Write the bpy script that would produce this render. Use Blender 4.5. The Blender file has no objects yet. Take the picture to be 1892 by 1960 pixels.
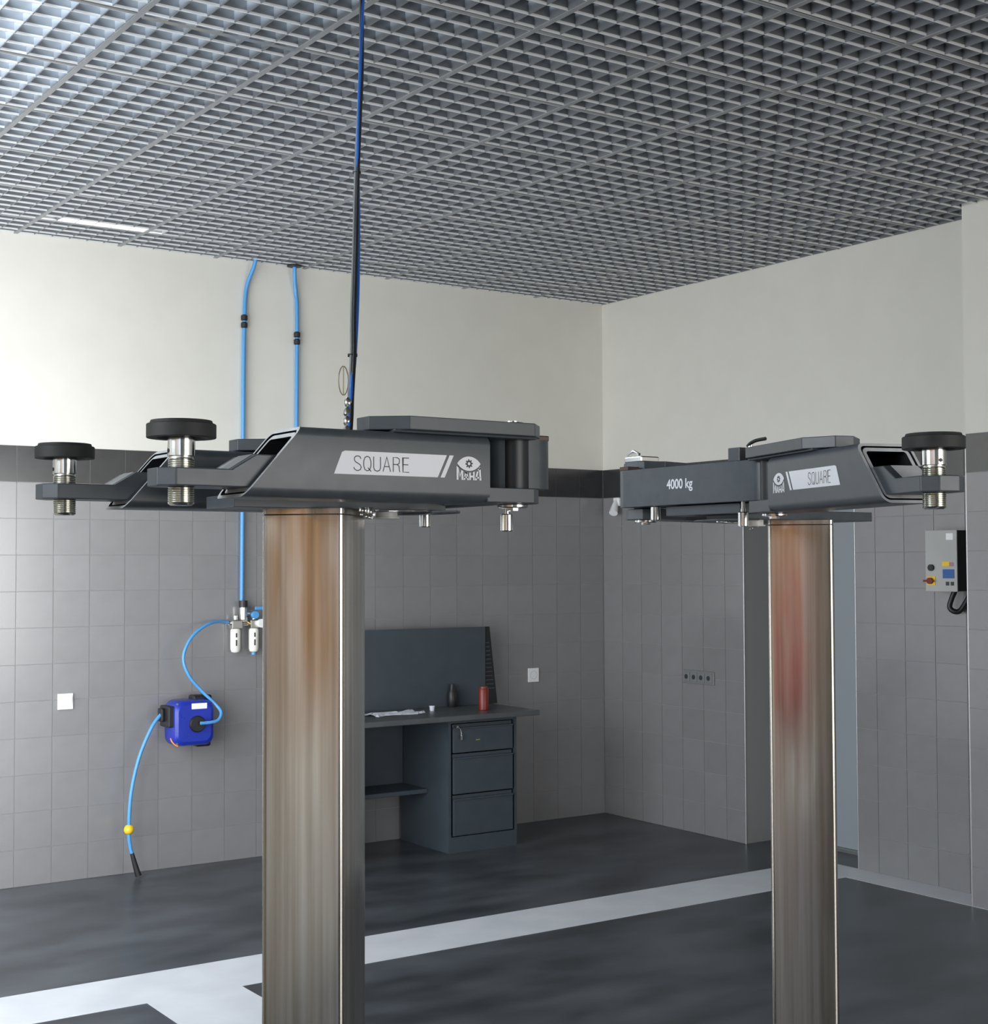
import bpy, bmesh, math, random
from mathutils import Vector, Matrix
random.seed(4)
S = bpy.context.scene
COL = S.collection
PI = math.pi

# ---------------------------------------------------------------- camera
YAW, PITCH, ROLL, EYE = .9717, .0358, -.0036, 1.741
fw = Vector((math.cos(YAW), math.sin(YAW), 0)); rt = Vector((math.sin(YAW), -math.cos(YAW), 0)); up = Vector((0, 0, 1))
F = math.cos(PITCH)*fw + math.sin(PITCH)*up
U = -math.sin(PITCH)*fw + math.cos(PITCH)*up
R2 = math.cos(ROLL)*rt + math.sin(ROLL)*U
U2 = -math.sin(ROLL)*rt + math.cos(ROLL)*U
cd = bpy.data.cameras.new('camera'); cam = bpy.data.objects.new('camera', cd); COL.objects.link(cam)
m = Matrix((R2, U2, -F)).transposed().to_4x4(); m.translation = Vector((0, 0, EYE)); cam.matrix_world = m
cd.sensor_fit = 'HORIZONTAL'; cd.sensor_width = 36; cd.lens = 2787/1892*36; cd.clip_start = .05
cd.dof.use_dof = False
S.camera = cam

# ---------------------------------------------------------------- world, daylight, exposure
S.view_settings.view_transform = 'Standard'; S.view_settings.look = 'None'
S.view_settings.gamma = 1; S.view_settings.use_curve_mapping = False
S.view_settings.exposure = 0.0
w = bpy.data.worlds.new('daylight'); S.world = w; w.use_nodes = True
bg = w.node_tree.nodes['Background']; bg.inputs[0].default_value = (.78, .88, 1, 1); bg.inputs[1].default_value = 1.4

def area(name, loc, rot, sx, sy, power, col):
    l = bpy.data.lights.new(name, 'AREA'); l.shape = 'RECTANGLE'; l.size = sx; l.size_y = sy
    l.energy = power; l.color = col
    o = bpy.data.objects.new(name, l); COL.objects.link(o); o.location = loc; o.rotation_euler = rot
    return o
XBW = -1.56
area('void_fill', (.99, 4.7, 3.86), (0, -PI/2, 0), .4, 2.6, 95, (.74, .87, 1))  # added unseen in the void to brighten the louvres at the left
# daylight entering the glazed front door (-Y side)
area('door_daylight', (3.9, -3.93, 1.6), (-PI/2, 0, PI), 4.1, 2.7, 180, (1, .97, .93))
for k in range(3): area('side_bay_fill', (.66, 4.15+1.38*k, 1.62), (0, -PI/2, math.radians(46)), 2.85, 1.3, 74, (.92, .96, 1))  # added outside an unseen opening, turned to brighten the back wall's left
area('high_side_fill', (XBW, 2.45, 2.75), (0, -PI/2-.25, 0), 1.0, 1.4, 60, (.88, .94, 1))  # added at an unseen high opening to whiten the near arm ends
sn = bpy.data.lights.new('yard_sun', 'SUN'); sn.energy = 1.0; sn.angle = .01; sn.color = (1, .95, .86)
so = bpy.data.objects.new('yard_sun', sn); COL.objects.link(so); so.rotation_euler = Vector((1, .75, 1.3)).to_track_quat('Z', 'Y').to_euler()

# ---------------------------------------------------------------- materials
def mat(name, col, rough=.5, metal=0, emit=None, es=0, spec=.5, aniso=0):
    mt = bpy.data.materials.new(name); mt.use_nodes = True
    b = mt.node_tree.nodes['Principled BSDF']
    b.inputs['Base Color'].default_value = (*col, 1); b.inputs['Roughness'].default_value = rough
    b.inputs['Metallic'].default_value = metal
    b.inputs['Specular IOR Level'].default_value = spec
    if emit: b.inputs['Emission Color'].default_value = (*emit, 1); b.inputs['Emission Strength'].default_value = es
    return mt
def noise_mat(name, c1, c2, scale, rough=(.4, .6), metal=0, stretch=(1, 1, 1), lo=.35, hi=.65, bump=0, detail=5, spec=.5, rand=0):
    mt = mat(name, c1, rough[0], metal, spec=spec); nt = mt.node_tree; N = nt.nodes; L = nt.links; b = N['Principled BSDF']
    tc = N.new('ShaderNodeTexCoord'); mp = N.new('ShaderNodeMapping'); mp.inputs['Scale'].default_value = stretch
    L.new(tc.outputs['Object'], mp.inputs['Vector'])
    no = N.new('ShaderNodeTexNoise'); no.inputs['Scale'].default_value = scale; no.inputs['Detail'].default_value = detail
    L.new(mp.outputs[0], no.inputs['Vector'])
    cr = N.new('ShaderNodeValToRGB'); cr.color_ramp.elements[0].position = lo; cr.color_ramp.elements[1].position = hi
    cr.color_ramp.elements[0].color = (*c1, 1); cr.color_ramp.elements[1].color = (*c2, 1)
    L.new(no.outputs['Fac'], cr.inputs[0])
    out = cr.outputs[0]
    if rand:
        oi = N.new('ShaderNodeObjectInfo'); mr = N.new('ShaderNodeMapRange'); mr.inputs['To Min'].default_value = 1-rand; mr.inputs['To Max'].default_value = 1+rand
        L.new(oi.outputs['Random'], mr.inputs['Value'])
        mx = N.new('ShaderNodeMix'); mx.data_type = 'RGBA'; mx.blend_type = 'MULTIPLY'; mx.inputs[0].default_value = 1
        L.new(out, mx.inputs[6]); L.new(mr.outputs[0], mx.inputs[7]); out = mx.outputs[2]
    L.new(out, b.inputs['Base Color'])
    rr = N.new('ShaderNodeMapRange'); rr.inputs['To Min'].default_value = rough[0]; rr.inputs['To Max'].default_value = rough[1]
    L.new(no.outputs['Fac'], rr.inputs['Value']); L.new(rr.outputs[0], b.inputs['Roughness'])
    if bump:
        bp = N.new('ShaderNodeBump'); bp.inputs['Strength'].default_value = bump; bp.inputs['Distance'].default_value = .01
        L.new(no.outputs['Fac'], bp.inputs['Height']); L.new(bp.outputs[0], b.inputs['Normal'])
    return mt
M = {}
M['plaster'] = noise_mat('cream_plaster', (.67, .655, .595), (.69, .675, .615), 6, (.75, .85), bump=.03)
M['grout'] = mat('grey_grout', (.25, .25, .245), .5)
M['tile'] = noise_mat('light_grey_tile', (.215, .213, .216), (.228, .226, .229), 9, (.15, .22), rand=.03, spec=1.0)
M['tile_dark'] = noise_mat('dark_grey_tile', (.030, .030, .032), (.037, .037, .039), 9, (.15, .22), rand=.05, spec=1.0)
M['floor'] = noise_mat('dark_grey_floor_coating', (.026, .030, .036), (.082, .091, .104), 2.4, (.24, .38), detail=5, stretch=(.7, 1.4, 1), lo=.34, hi=.68)
M['paint'] = noise_mat('white_floor_paint', (.58, .60, .64), (.64, .66, .69), 5, (.35, .5))
M['blade'] = mat('shaded_louvre_metal', (.22, .232, .248), .36, .35)  # webs darkened: shade between the blades is in the colour
M['blade_lit_edge'] = mat('lit_blade_bead', (.74, .75, .755), .35, .25)  # same metal made paler: light on the lower edge is in the colour
M['runner'] = mat('grey_ceiling_runner', (.25, .255, .26), .45)
M['runner_shiny'] = mat('bare_metal_runner', (.8, .8, .8), .2, 1)
M['slab'] = noise_mat('dark_ceiling_void', (.035, .037, .04), (.06, .062, .065), 1.5, (.8, .9))
M['steel'] = None
M['anthracite'] = noise_mat('anthracite_lift_paint', (.060, .072, .083), (.072, .084, .096), 30, (.30, .42), bump=.015)
M['lit_cut'] = noise_mat('lit_cut_edge', (.66, .67, .68), (.74, .75, .76), 60, (.4, .5), .1)  # cut ends and bar ramps paled: daylight falling there is in the colour
M['black'] = mat('black_plastic', (.012, .012, .013), .45)
M['rubber'] = noise_mat('black_rubber', (.018, .018, .018), (.03, .03, .03), 40, (.55, .7))
M['dark'] = mat('dark_hub', (.02, .022, .025), .4)
M['zinc'] = noise_mat('yellow_zinc_steel', (.56, .56, .50), (.70, .70, .64), 25, (.18, .3), 1)
M['chrome'] = mat('bright_steel', (.82, .82, .80), .14, 1)
M['white'] = mat('white_label', (.90, .91, .96), .4)
M['ink'] = mat('dark_print', (.03, .035, .04), .5)
M['nylon'] = mat('white_nylon', (.7, .7, .66), .4)
M['brown'] = mat('oily_brown', (.07, .03, .015), .35)
M['blue_hose'] = mat('light_blue_hose', (.08, .31, .64), .35)
M['blue'] = noise_mat('deep_blue_plastic', (.012, .03, .33), (.016, .036, .36), 8, (.25, .32))
M['yellow'] = mat('yellow_plastic', (.85, .55, .02), .4)
M['orange'] = mat('orange_mark', (.8, .25, .03), .4)
M['red'] = mat('red_plastic', (.17, .015, .010), .4)
M['brass'] = mat('brass', (.5, .32, .12), .3, 1)
M['nickel'] = mat('nickel_plated', (.75, .74, .70), .25, 1)
M['bowl'] = mat('clear_plastic_bowl', (.78, .76, .70), .2)
M['desk'] = noise_mat('blue_grey_desk_paint', (.042, .055, .068), (.048, .062, .075), 12, (.4, .5))
M['desk_top'] = noise_mat('grey_desktop', (.075, .082, .085), (.09, .098, .10), 8, (.3, .4))
M['paper'] = mat('paper', (.7, .72, .8), .7)
M['door'] = mat('pale_blue_grey_door', (.30, .335, .36), .4)
M['trim'] = mat('aluminium_edge', (.42, .43, .44), .35, .8)
M['box_grey'] = noise_mat('light_grey_box', (.40, .40, .39), (.43, .43, .42), 5, (.4, .5))
M['box_side'] = mat('black_box_side', (.01, .01, .01), .6)
M['screen'] = mat('blue_panel', (.02, .10, .32), .4)
M['switch'] = mat('white_switch', (.82, .83, .84), .25)
M['lamp'] = mat('lamp_tube', (1, 1, 1), .5, emit=(1, .97, .9), es=90)
M['red_cab'] = mat('red_car_paint', (.36, .002, .004), .35)
M['wood'] = noise_mat('warm_brown_board', (.42, .22, .09), (.5, .28, .13), 4, (.5, .6))

def steel(name, axis_z=True):
    mt = mat(name, (.62, .57, .50), .2, 1); nt = mt.node_tree; N = nt.nodes; L = nt.links; b = N['Principled BSDF']
    tc = N.new('ShaderNodeTexCoord'); mp = N.new('ShaderNodeMapping'); mp.inputs['Scale'].default_value = (60, 60, .9)
    L.new(tc.outputs['Object'], mp.inputs[0])
    no = N.new('ShaderNodeTexNoise'); no.inputs['Scale'].default_value = 1; no.inputs['Detail'].default_value = 6; L.new(mp.outputs[0], no.inputs[0])
    cr = N.new('ShaderNodeValToRGB'); e = cr.color_ramp.elements; e[0].position = .3; e[1].position = .7
    e[0].color = (.42, .37, .31, 1); e[1].color = (.68, .64, .58, 1)
    L.new(no.outputs['Fac'], cr.inputs[0]); L.new(cr.outputs[0], b.inputs['Base Color'])
    mp2 = N.new('ShaderNodeMapping'); mp2.inputs['Scale'].default_value = (14, 14, 1.6); L.new(tc.outputs['Object'], mp2.inputs[0])
    n2 = N.new('ShaderNodeTexNoise'); n2.inputs['Scale'].default_value = 1.5; n2.inputs['Detail'].default_value = 3; L.new(mp2.outputs[0], n2.inputs[0])
    mr = N.new('ShaderNodeMapRange'); mr.inputs['From Min'].default_value = .3; mr.inputs['From Max'].default_value = .7
    mr.inputs['To Min'].default_value = .13; mr.inputs['To Max'].default_value = .27
    L.new(n2.outputs['Fac'], mr.inputs['Value']); L.new(mr.outputs[0], b.inputs['Roughness'])
    bp = N.new('ShaderNodeBump'); bp.inputs['Strength'].default_value = .06; bp.inputs['Distance'].default_value = .002
    L.new(no.outputs['Fac'], bp.inputs['Height']); L.new(bp.outputs[0], b.inputs['Normal'])
    return mt
M['steel'] = steel('polished_piston_steel')

# ---------------------------------------------------------------- mesh helpers
class MB:
    def __init__(s): s.v = []; s.f = []; s.mi = []; s.cur = 0; s.sm = []
    def add(s, vs, fs, smooth=False):
        o = len(s.v); s.v += [tuple(v) for v in vs]
        for f in fs: s.f.append([i+o for i in f]); s.mi.append(s.cur); s.sm.append(smooth)
        return s
    def box(s, x0, x1, y0, y1, z0, z1):
        v = [(x0,y0,z0),(x1,y0,z0),(x1,y1,z0),(x0,y1,z0),(x0,y0,z1),(x1,y0,z1),(x1,y1,z1),(x0,y1,z1)]
        return s.add(v, [(0,3,2,1),(4,5,6,7),(0,1,5,4),(1,2,6,5),(2,3,7,6),(3,0,4,7)])
    def prism(s, pts, z0, z1, fn=None, smooth=False):
        """pts: plan outline (counter-clockwise), extruded z0..z1; fn maps (a,b,c)->xyz"""
        n = len(pts); fn = fn or (lambda a, b, c: (a, b, c))
        v = [fn(a, b, z0) for a, b in pts] + [fn(a, b, z1) for a, b in pts]
        s.add(v, [list(range(n))[::-1], [i+n for i in range(n)]])
        s.add(v, [(i, (i+1) % n, (i+1) % n+n, i+n) for i in range(n)], smooth)
        return s
    def lathe(s, prof, c=(0,0,0), n=32, axis='z', smooth=True, cap=True):
        v = []; f = []
        def P(r, h, a):
            x, y = r*math.cos(a), r*math.sin(a)
            q = {'z': (x, y, h), 'x': (h, x, y), 'y': (y, h, x)}[axis]
            return (q[0]+c[0], q[1]+c[1], q[2]+c[2])
        for r, h in prof:
            for k in range(n): v.append(P(r, h, 2*PI*k/n))
        for i in range(len(prof)-1):
            for k in range(n): f.append((i*n+k, i*n+(k+1) % n, (i+1)*n+(k+1) % n, (i+1)*n+k))
        s.add(v, f, smooth)
        if cap: s.add(v, [list(range(n))[::-1], [(len(prof)-1)*n+k for k in range(n)]])
        return s
    def cyl(s, r, h0, h1, c=(0,0,0), n=24, axis='z', bev=0):
        if bev: return s.lathe([(r-bev, h0), (r, h0+bev), (r, h1-bev), (r-bev, h1)], c, n, axis)
        return s.lathe([(r, h0), (r, h1)], c, n, axis)
    def tube(s, pts, r, n=10, rads=None):
        pts = [Vector(p) for p in pts]; v = []; f = []
        t0 = (pts[1]-pts[0]).normalized(); ref = Vector((0,0,1)) if abs(t0.z) < .9 else Vector((1,0,0))
        u = t0.cross(ref).normalized()
        for i, p in enumerate(pts):
            t = (pts[min(i+1, len(pts)-1)]-pts[max(i-1, 0)]).normalized()
            u = (u - t*u.dot(t)).normalized(); w_ = t.cross(u); rr = rads[i] if rads else r
            for k in range(n):
                a = 2*PI*k/n; v.append(p + (u*math.cos(a)+w_*math.sin(a))*rr)
        for i in range(len(pts)-1):
            for k in range(n): f.append((i*n+k, i*n+(k+1) % n, (i+1)*n+(k+1) % n, (i+1)*n+k))
        s.add(v, f, True); s.add(v, [list(range(n))[::-1], [(len(pts)-1)*n+k for k in range(n)]])
        return s
    def mesh(s, name, mats, bevel=0):
        me = bpy.data.meshes.new(name); me.from_pydata(s.v, [], s.f)
        for q in (mats if isinstance(mats, (list, tuple)) else [mats]): me.materials.append(q)
        me.polygons.foreach_set('material_index', s.mi); me.polygons.foreach_set('use_smooth', s.sm)
        bm = bmesh.new(); bm.from_mesh(me); bmesh.ops.remove_doubles(bm, verts=bm.verts, dist=1e-6)
        bmesh.ops.recalc_face_normals(bm, faces=bm.faces)
        for e in bm.edges:
            if len(e.link_faces) == 2:
                try:
                    if e.calc_face_angle() > .7: e.smooth = False
                except ValueError: pass
        bm.to_mesh(me); bm.free(); me.update()
        return me
def obj(name, mb, mats, parent=None, bevel=0, seg=2, loc=None, rotz=None):
    me = mb.mesh(name, mats) if isinstance(mb, MB) else mb
    o = bpy.data.objects.new(name, me); COL.objects.link(o); o.parent = parent
    if loc: o.location = loc
    if rotz is not None: o.rotation_euler = (0, 0, rotz)
    if bevel:
        b = o.modifiers.new('b', 'BEVEL'); b.width = bevel; b.segments = seg; b.limit_method = 'ANGLE'; b.angle_limit = .6
        b.harden_normals = False
    return o
def tag(o, label, cat, group=None, kind=None):
    if label: o['label'] = label
    if cat: o['category'] = cat
    if group: o['group'] = group
    if kind: o['kind'] = kind
    return o
def empty(name, loc, rotz=0):
    o = bpy.data.objects.new(name, None); COL.objects.link(o); o.location = loc; o.rotation_euler = (0, 0, rotz); return o
def struct(name, mb, mats, parent=None):
    o = obj(name, mb, mats, parent)
    if not parent: o['kind'] = 'structure'
    return o
def smooth_path(pts, n=8):
    P = [Vector(p) for p in pts]; out = []
    for i in range(len(P)-1):
        p0 = P[max(i-1, 0)]; p1 = P[i]; p2 = P[i+1]; p3 = P[min(i+2, len(P)-1)]
        for k in range(n):
            t = k/n
            out.append(.5*((2*p1)+(-p0+p2)*t+(2*p0-5*p1+4*p2-p3)*t*t+(-p0+3*p1-3*p2+p3)*t**3))
    out.append(P[-1]); return out
def rrect(x0, x1, y0, y1, r, n=5):
    pts = []
    for cx, cy, a0 in ((x1-r, y1-r, 0), (x0+r, y1-r, PI/2), (x0+r, y0+r, PI), (x1-r, y0+r, 3*PI/2)):
        for k in range(n+1): a = a0+PI/2*k/n; pts.append((cx+r*math.cos(a), cy+r*math.sin(a)))
    return pts
SOCK = []

# ================================================================= THE ROOM
XW, YW, HC = 6.42, 8.036, 3.567
XB, YB = -1.6, -4.0
TP = .2045
# floor
struct('floor', MB().box(XB-.2, 7.2, YB-.2, YW+.3, -.2, 0), M['floor'])
fl = bpy.data.objects['floor']
def stripe(*pts): obj('painted_stripe', MB().prism(pts, .0002, .0012), M['paint'], fl)
stripe((XB, 5.62), (6.19, 5.62), (6.19, 6.03), (XB, 6.03))
stripe((6.19, 2.0), (6.42, 2.0), (6.42, 6.03), (6.19, 6.03))
stripe((2.157, -1.5), (2.566, -1.5), (2.566, 5.62), (2.157, 5.62))

# back wall (left in the photograph)
def wall_mesh(boxes_plaster, boxes_grout):
    mb = MB()
    for b in boxes_plaster: mb.box(*b)
    mb.cur = 1
    for b in boxes_grout: mb.box(*b)
    return mb
TOP = 4.2
wl = struct('wall_back', wall_mesh([(XB-.2, XW+.3, YW, YW+.3, 2.4, TOP)], [(XB-.2, XW+.3, YW+.003, YW+.3, 0, 2.4)]), [M['plaster'], M['grout']])
# tiles of the back wall, three hundred nearest the corner as single tiles
def tile_mesh(w_, h_, k): return MB().box(-w_/2, w_/2, 0, .008, 0, h_).mesh('tile', M[k])
tl, td = tile_mesh(TP-.0035, .1965, 'tile'), tile_mesh(TP-.0035, .1965, 'tile_dark')
def place_tile(me, x, y, z, rz, parent):
    o = bpy.data.objects.new('tile', me); COL.objects.link(o); o.parent = parent
    o.location = (x, y, z); o.rotation_euler = (0, 0, rz)
NC = 24
for i in range(NC):
    for k in range(12):
        place_tile(td if k == 11 else tl, XW-.003-TP*(i+.5), YW+.0005*random.random(), k*.2+.0017, 0, wl)
mb = MB()
for i in range(NC, 45):
    for k in range(12):
        mb.cur = 1 if k == 11 else 0
        x = XW-.003-TP*(i+.5); mb.box(x-TP/2+.0017, x+TP/2-.0017, YW, YW+.008, k*.2+.0017, k*.2+.1983)
o = obj('tile', mb, [M['tile'], M['tile_dark']], wl); o['kind'] = 'stuff'

# right wall with door recess and pilaster
D0, D1, DH = 5.734, 6.643, 2.12
wr = struct('wall_right', wall_mesh(
    [(XW, XW+.3, YB, YW+.3, 2.4, TOP)],
    [(XW+.003, XW+.3, YB, D0, 0, 2.4), (XW+.003, XW+.3, D1, YW+.3, 0, 2.4), (XW+.003, XW+.3, D0, D1, DH, 2.4)]), [M['plaster'], M['grout']])
def clip_tile(y0, y1, k, x=XW, parent=None, z0=None, z1=None):
    z0 = k*.2+.0017 if z0 is None else z0; z1 = k*.2+.1983 if z1 is None else z1
    obj('tile', MB().box(x, x+.008, y0, y1, z0, z1), M['tile_dark' if k == 11 else 'tile'], parent)
for i in range(16):
    yc = YW-TP*(i+.5); a, b = yc-TP/2+.0017, yc+TP/2-.0017
    for k in range(12):
        me = td if k == 11 else tl
        z0, z1 = k*.2+.0017, k*.2+.1983
        if b < D0 or a > D1 or z0 >= DH:
            place_tile(me, XW, yc, z0, -PI/2, wr)
        else:
            if a < D0-.01: clip_tile(a, D0, k, parent=wr)
            if b > D1+.01: clip_tile(D1, b, k, parent=wr)
            if z1 > DH+.01: clip_tile(max(a, D0), min(b, D1), k, parent=wr, z0=DH)
# recess reveal lining + door
struct('wall_recess', MB().box(XW+.3, XW+.62, D1, D1+.1, 0, 2.5).box(XW+.3, XW+.62, D0-.1, D0, 0, 2.5).box(XW+.3, XW+.62, D0, D1, DH, 2.5).box(XW+.55, XW+.62, D0, D1, 0, .02), M['tile_dark'])
dr = struct('door_1', MB().box(XW+.33, XW+.375, D0+.02, D1-.02, .02, DH-.01), M['door'])
obj('door_frame', MB().box(XW+.31, XW+.40, D0, D0+.02, 0, DH).box(XW+.31, XW+.40, D1-.02, D1, 0, DH).box(XW+.31, XW+.40, D0, D1, DH-.01, DH), M['trim'], dr)
obj('door_handle', MB().cyl(.009, 0, .05, (XW+.28, D0+.1, 1.02), 12, 'x').box(XW+.272, XW+.288, D0+.09, D0+.2, 1.012, 1.028).cyl(.022, 0, .006, (XW+.324, D0+.1, 1.02), 16, 'x'), M['chrome'], dr, .002)
obj('door_threshold', MB().box(XW+.29, XW+.41, D0, D1, 0, .018), M['trim'], dr)
# pilaster
PX, PY0, PY1 = 6.20, 4.15, 4.79
pil = struct('wall_pilaster', wall_mesh([(PX, XW, PY0, PY1, 2.4, TOP)], [(PX+.003, XW, PY0, PY1, 0, 2.4)]), [M['plaster'], M['grout']])
for i in range(4):
    a = PY1-TP*(i+1)+.0017; b = PY1-TP*i-.0017
    a = max(a, PY0)
    if b-a < .02: continue
    for k in range(12): clip_tile(a, b, k, PX, pil)
# metal corner strips
def corner(n, x, y, z1): struct(n, MB().prism([(x+.004*math.cos(a), y+.004*math.sin(a)) for a in [2*PI*q/12 for q in range(12)]], 0, z1, smooth=True), M['trim'])
corner('trim_1', PX+.002, PY1, 2.4)
corner('trim_2', XW+.003, D0+.001, 2.12)
corner('trim_3', XW+.003, D1-.001, 2.12)

# unseen walls behind the camera; stepped left side and its glazing added for light
struct('wall_left', MB().box(XB-.2, XB, YB, -2.6, 0, TOP).box(XB-.2, XB, 1.6, 3.3, 0, 2.2).box(XB-.2, XB, 1.6, 3.3, 3.3, TOP).box(XB-.2, XB, 1.6, 1.72, 2.2, 3.3).box(XB-.2, XB, 3.18, 3.3, 2.2, 3.3).box(XB-.2, XB, -2.6, 1.6, 3.1, TOP)
    .box(XB, .9, 3.3, 3.5, 0, TOP).box(.7, .9, 7.8, YW, 0, TOP).box(.7, .9, 3.5, 7.8, 3.3, 3.62).box(.7, .9, 6.1, 7.8, 3.62, TOP).box(.7, .9, 3.5, 6.1, 4.1, TOP).box(.7, .9, 3.5, 7.8, 0, .15), M['plaster'])
wn = struct('unseen_window_1', MB().box(.78, .84, 3.5, 7.8, .15, .21).box(.78, .84, 3.5, 7.8, 3.24, 3.3), M['trim'])
for k in range(4): obj('unseen_mullion', MB().box(.78, .84, 3.5+1.413*k, 3.56+1.413*k, .21, 3.24), M['trim'], wn)
struct('wall_front', MB().box(XB, 1.8, YB-.2, YB, 0, TOP).box(6.0, XW+.3, YB-.2, YB, 0, TOP).box(1.8, 6.0, YB-.2, YB, 3.0, TOP), M['plaster'])
gd = struct('door_2', MB().box(1.8, 6.0, YB-.14, YB-.08, 0, .2).box(1.8, 6.0, YB-.14, YB-.08, 2.95, 3.0), M['trim'])
for k in range(4): obj('door_rail', MB().box(1.86, 5.94, YB-.13, YB-.09, .74+.55*k, .78+.55*k), M['trim'], gd)
for k in range(5): obj('door_stile', MB().box(1.8+1.035*k, 1.86+1.035*k, YB-.135, YB-.085, .2, 2.95), M['trim'], gd)
g_ = obj('yard', MB().box(-30, XB-.2, -30, 12, -.12, -.02).box(XB-.2, 20, -30, YB-.2, -.12, -.02), mat('pale_yard_paving', (.52, .49, .44), .8)); g_['kind'] = 'structure'

# ---------------------------------------------------------------- louvre ceiling
ce = struct('ceiling', MB().box(XB-.2, XW+.6, YB-.2, YW+.3, 4.15, 4.3), M['slab'])
GX, GY, PXm, PYm = 1.722, 5.205, .587, .610
BH = .044
def panel(w_, d_, mb=None, ox=0, oy=0):
    """open cell panel: thin webs, those along x with a bead on their lower edge, coloured as if lit"""
    mb = mb or MB(); t = .0016; bd = .0038; bz = .0085
    cx = PXm/6; cy = PYm/6; e = .011
    def xblade(y, x0, x1):
        mb.cur = 0; mb.box(x0, x1, oy+y-t, oy+y+t, bz, BH)
        mb.cur = 1
        pr = [(-bd, .003), (-.0015, 0), (.0015, 0), (bd, .003), (bd, bz), (-bd, bz)]
        v = [(x0, oy+y+a, b) for a, b in pr]+[(x1, oy+y+a, b) for a, b in pr]
        mb.add(v, [(k, (k+1) % 6, (k+1) % 6+6, k+6) for k in range(6)]); mb.cur = 0
    ysl = [e+bd]+[cy*i for i in range(1, 6) if cy*i < d_-.03]+[d_-e-bd]
    for y in ysl: xblade(y, ox+e, ox+w_-e)
    for x in [e]+[cx*i for i in range(1, 6) if cx*i < w_-.03]+[w_-e]:
        mb.box(ox+x-.0022, ox+x+.0022, oy+e, oy+d_-e, .0006, BH-.0005)
    return mb
xs = [GX+PXm*i for i in range(-8, 9)]; xs[-1] = XW
ys = [GY+PYm*i for i in range(-15, 5)] + [YW]
full = panel(PXm, PYm).mesh('ceiling_panel', [M['blade'], M['blade_lit_edge']]); edge = panel(PXm, ys[-1]-ys[-2]).mesh('ceiling_panel', [M['blade'], M['blade_lit_edge']])
far = MB()
for i in range(len(xs)-1):
    for j in range(len(ys)-1):
        if ys[j+1] < 2.6:
            panel(PXm if i < len(xs)-2 else XW-xs[-2], PYm, far, xs[i], ys[j]); continue
        o = bpy.data.objects.new('ceiling_panel', edge if j == len(ys)-2 else full); COL.objects.link(o); o.parent = ce
        o.location = (xs[i], ys[j], HC+.0015*random.random())
o = obj('ceiling_panel', far, [M['blade'], M['blade_lit_edge']], ce, loc=(0, 0, HC)); o['kind'] = 'stuff'
for i, x in enumerate(xs[:-1]):
    obj('main_runner', MB().box(x-.0105, x+.0105, ys[0], YW, HC-.002, HC+.003).box(x-.002, x+.002, ys[0], YW, HC+.003, HC+.05), M['runner'], ce)
for j, y in enumerate(ys[1:-1]):
    for i in range(len(xs)-1):
        if y < 2.5 and i: continue
        x0, x1 = (xs[i]+.0105, xs[i+1]-.0105) if y >= 2.5 else (xs[0], xs[-1])
        sh = abs(y-(GY-PYm)) < .01 and i == 8
        obj('cross_runner', MB().box(x0, x1, y-(.014 if sh else .007), y+(.014 if sh else .007), HC-.0015-(.006 if sh else 0), HC+.002).box(x0, x1, y-.0015, y+.0015, HC+.002, HC+.046),
            M['runner_shiny'] if sh else M['runner'], ce)
# services in the ceiling void
t = empty('ceiling_lamp', (2.66, 7.60, HC+.058)); tag(t, 'lit lamp glowing through the louvre ceiling above the back wall, far left', 'lamp')
obj('lamp_housing', MB().box(-.27, .27, -.05, -.042, -.012, .05).box(-.27, .27, .042, .05, -.012, .05).box(-.27, .27, -.05, .05, .05, .056), M['runner'], t)
obj('lamp_tube', MB().cyl(.013, -.25, .25, (0, 0, .012), 12, 'x'), M['lamp'], t)
t = empty('junction_box', (1.98, 4.5, HC+.22)); tag(t, 'grey duct box with yellow mark above the shiny ceiling runner, top left', 'duct')
obj('duct_body', MB().box(-.3, .55, -.12, .16, 0, .2), M['slab'], t)
obj('yellow_mark', MB().box(-.08, -.04, -.121, -.1, -.002, .03), M['yellow'], t)
for (hx, hy), hl in zip(((2.31, 4.62), (2.90, 3.99), (2.9, 5.2)), ('end of the shiny runner, left of the cables', 'top edge of the photo, right of the cables', 'crossing in the middle of the ceiling')):
    tag(obj('hanger_wire', MB().tube([(hx, hy, HC+.04), (hx, hy, 4.15)], .0025, 6), M['chrome']), 'thin hanger wire above the '+hl, 'wire', 'hanger wires above the louvre ceiling')

# ================================================================= THE LIFT COLUMNS
def prof_ring(y0, y1, z0, z1, r, n=5): return rrect(y0, y1, z0, z1, r, n)
def u_end(z): return .598 + (.487-.598)*(z-1.857)/.125
def box_tube(y0, y1, z0, z1, r, wall, u0, du=0, cap=True):
    mb = MB()
    out = prof_ring(y0, y1, z0, z1, r); inn = prof_ring(y0+wall, y1-wall, z0+wall, z1-wall, max(r-wall, .004))
    n = len(out); v = []
    for q in (out, inn):
        v += [(u0, a, b) for a, b in q]; v += [(u_end(b)+du, a, b) for a, b in q]
    fo = [(i, (i+1) % n, (i+1) % n+n, i+n) for i in range(n)]
    fi = [(i+2*n, (i+1) % n+2*n, (i+1) % n+3*n, i+3*n) for i in range(n)]
    mb.add(v, fo, True); mb.cur = 2; mb.add(v, fi, False)
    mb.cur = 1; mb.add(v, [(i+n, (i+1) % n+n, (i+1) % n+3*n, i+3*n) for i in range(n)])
    mb.cur = 0; mb.add(v, [(i, (i+1) % n, (i+1) % n+2*n, i+2*n) for i in range(n)])
    if cap: mb.add([(u0+.012, a, b) for a, b in out], [list(range(n))])
    return mb
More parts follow.
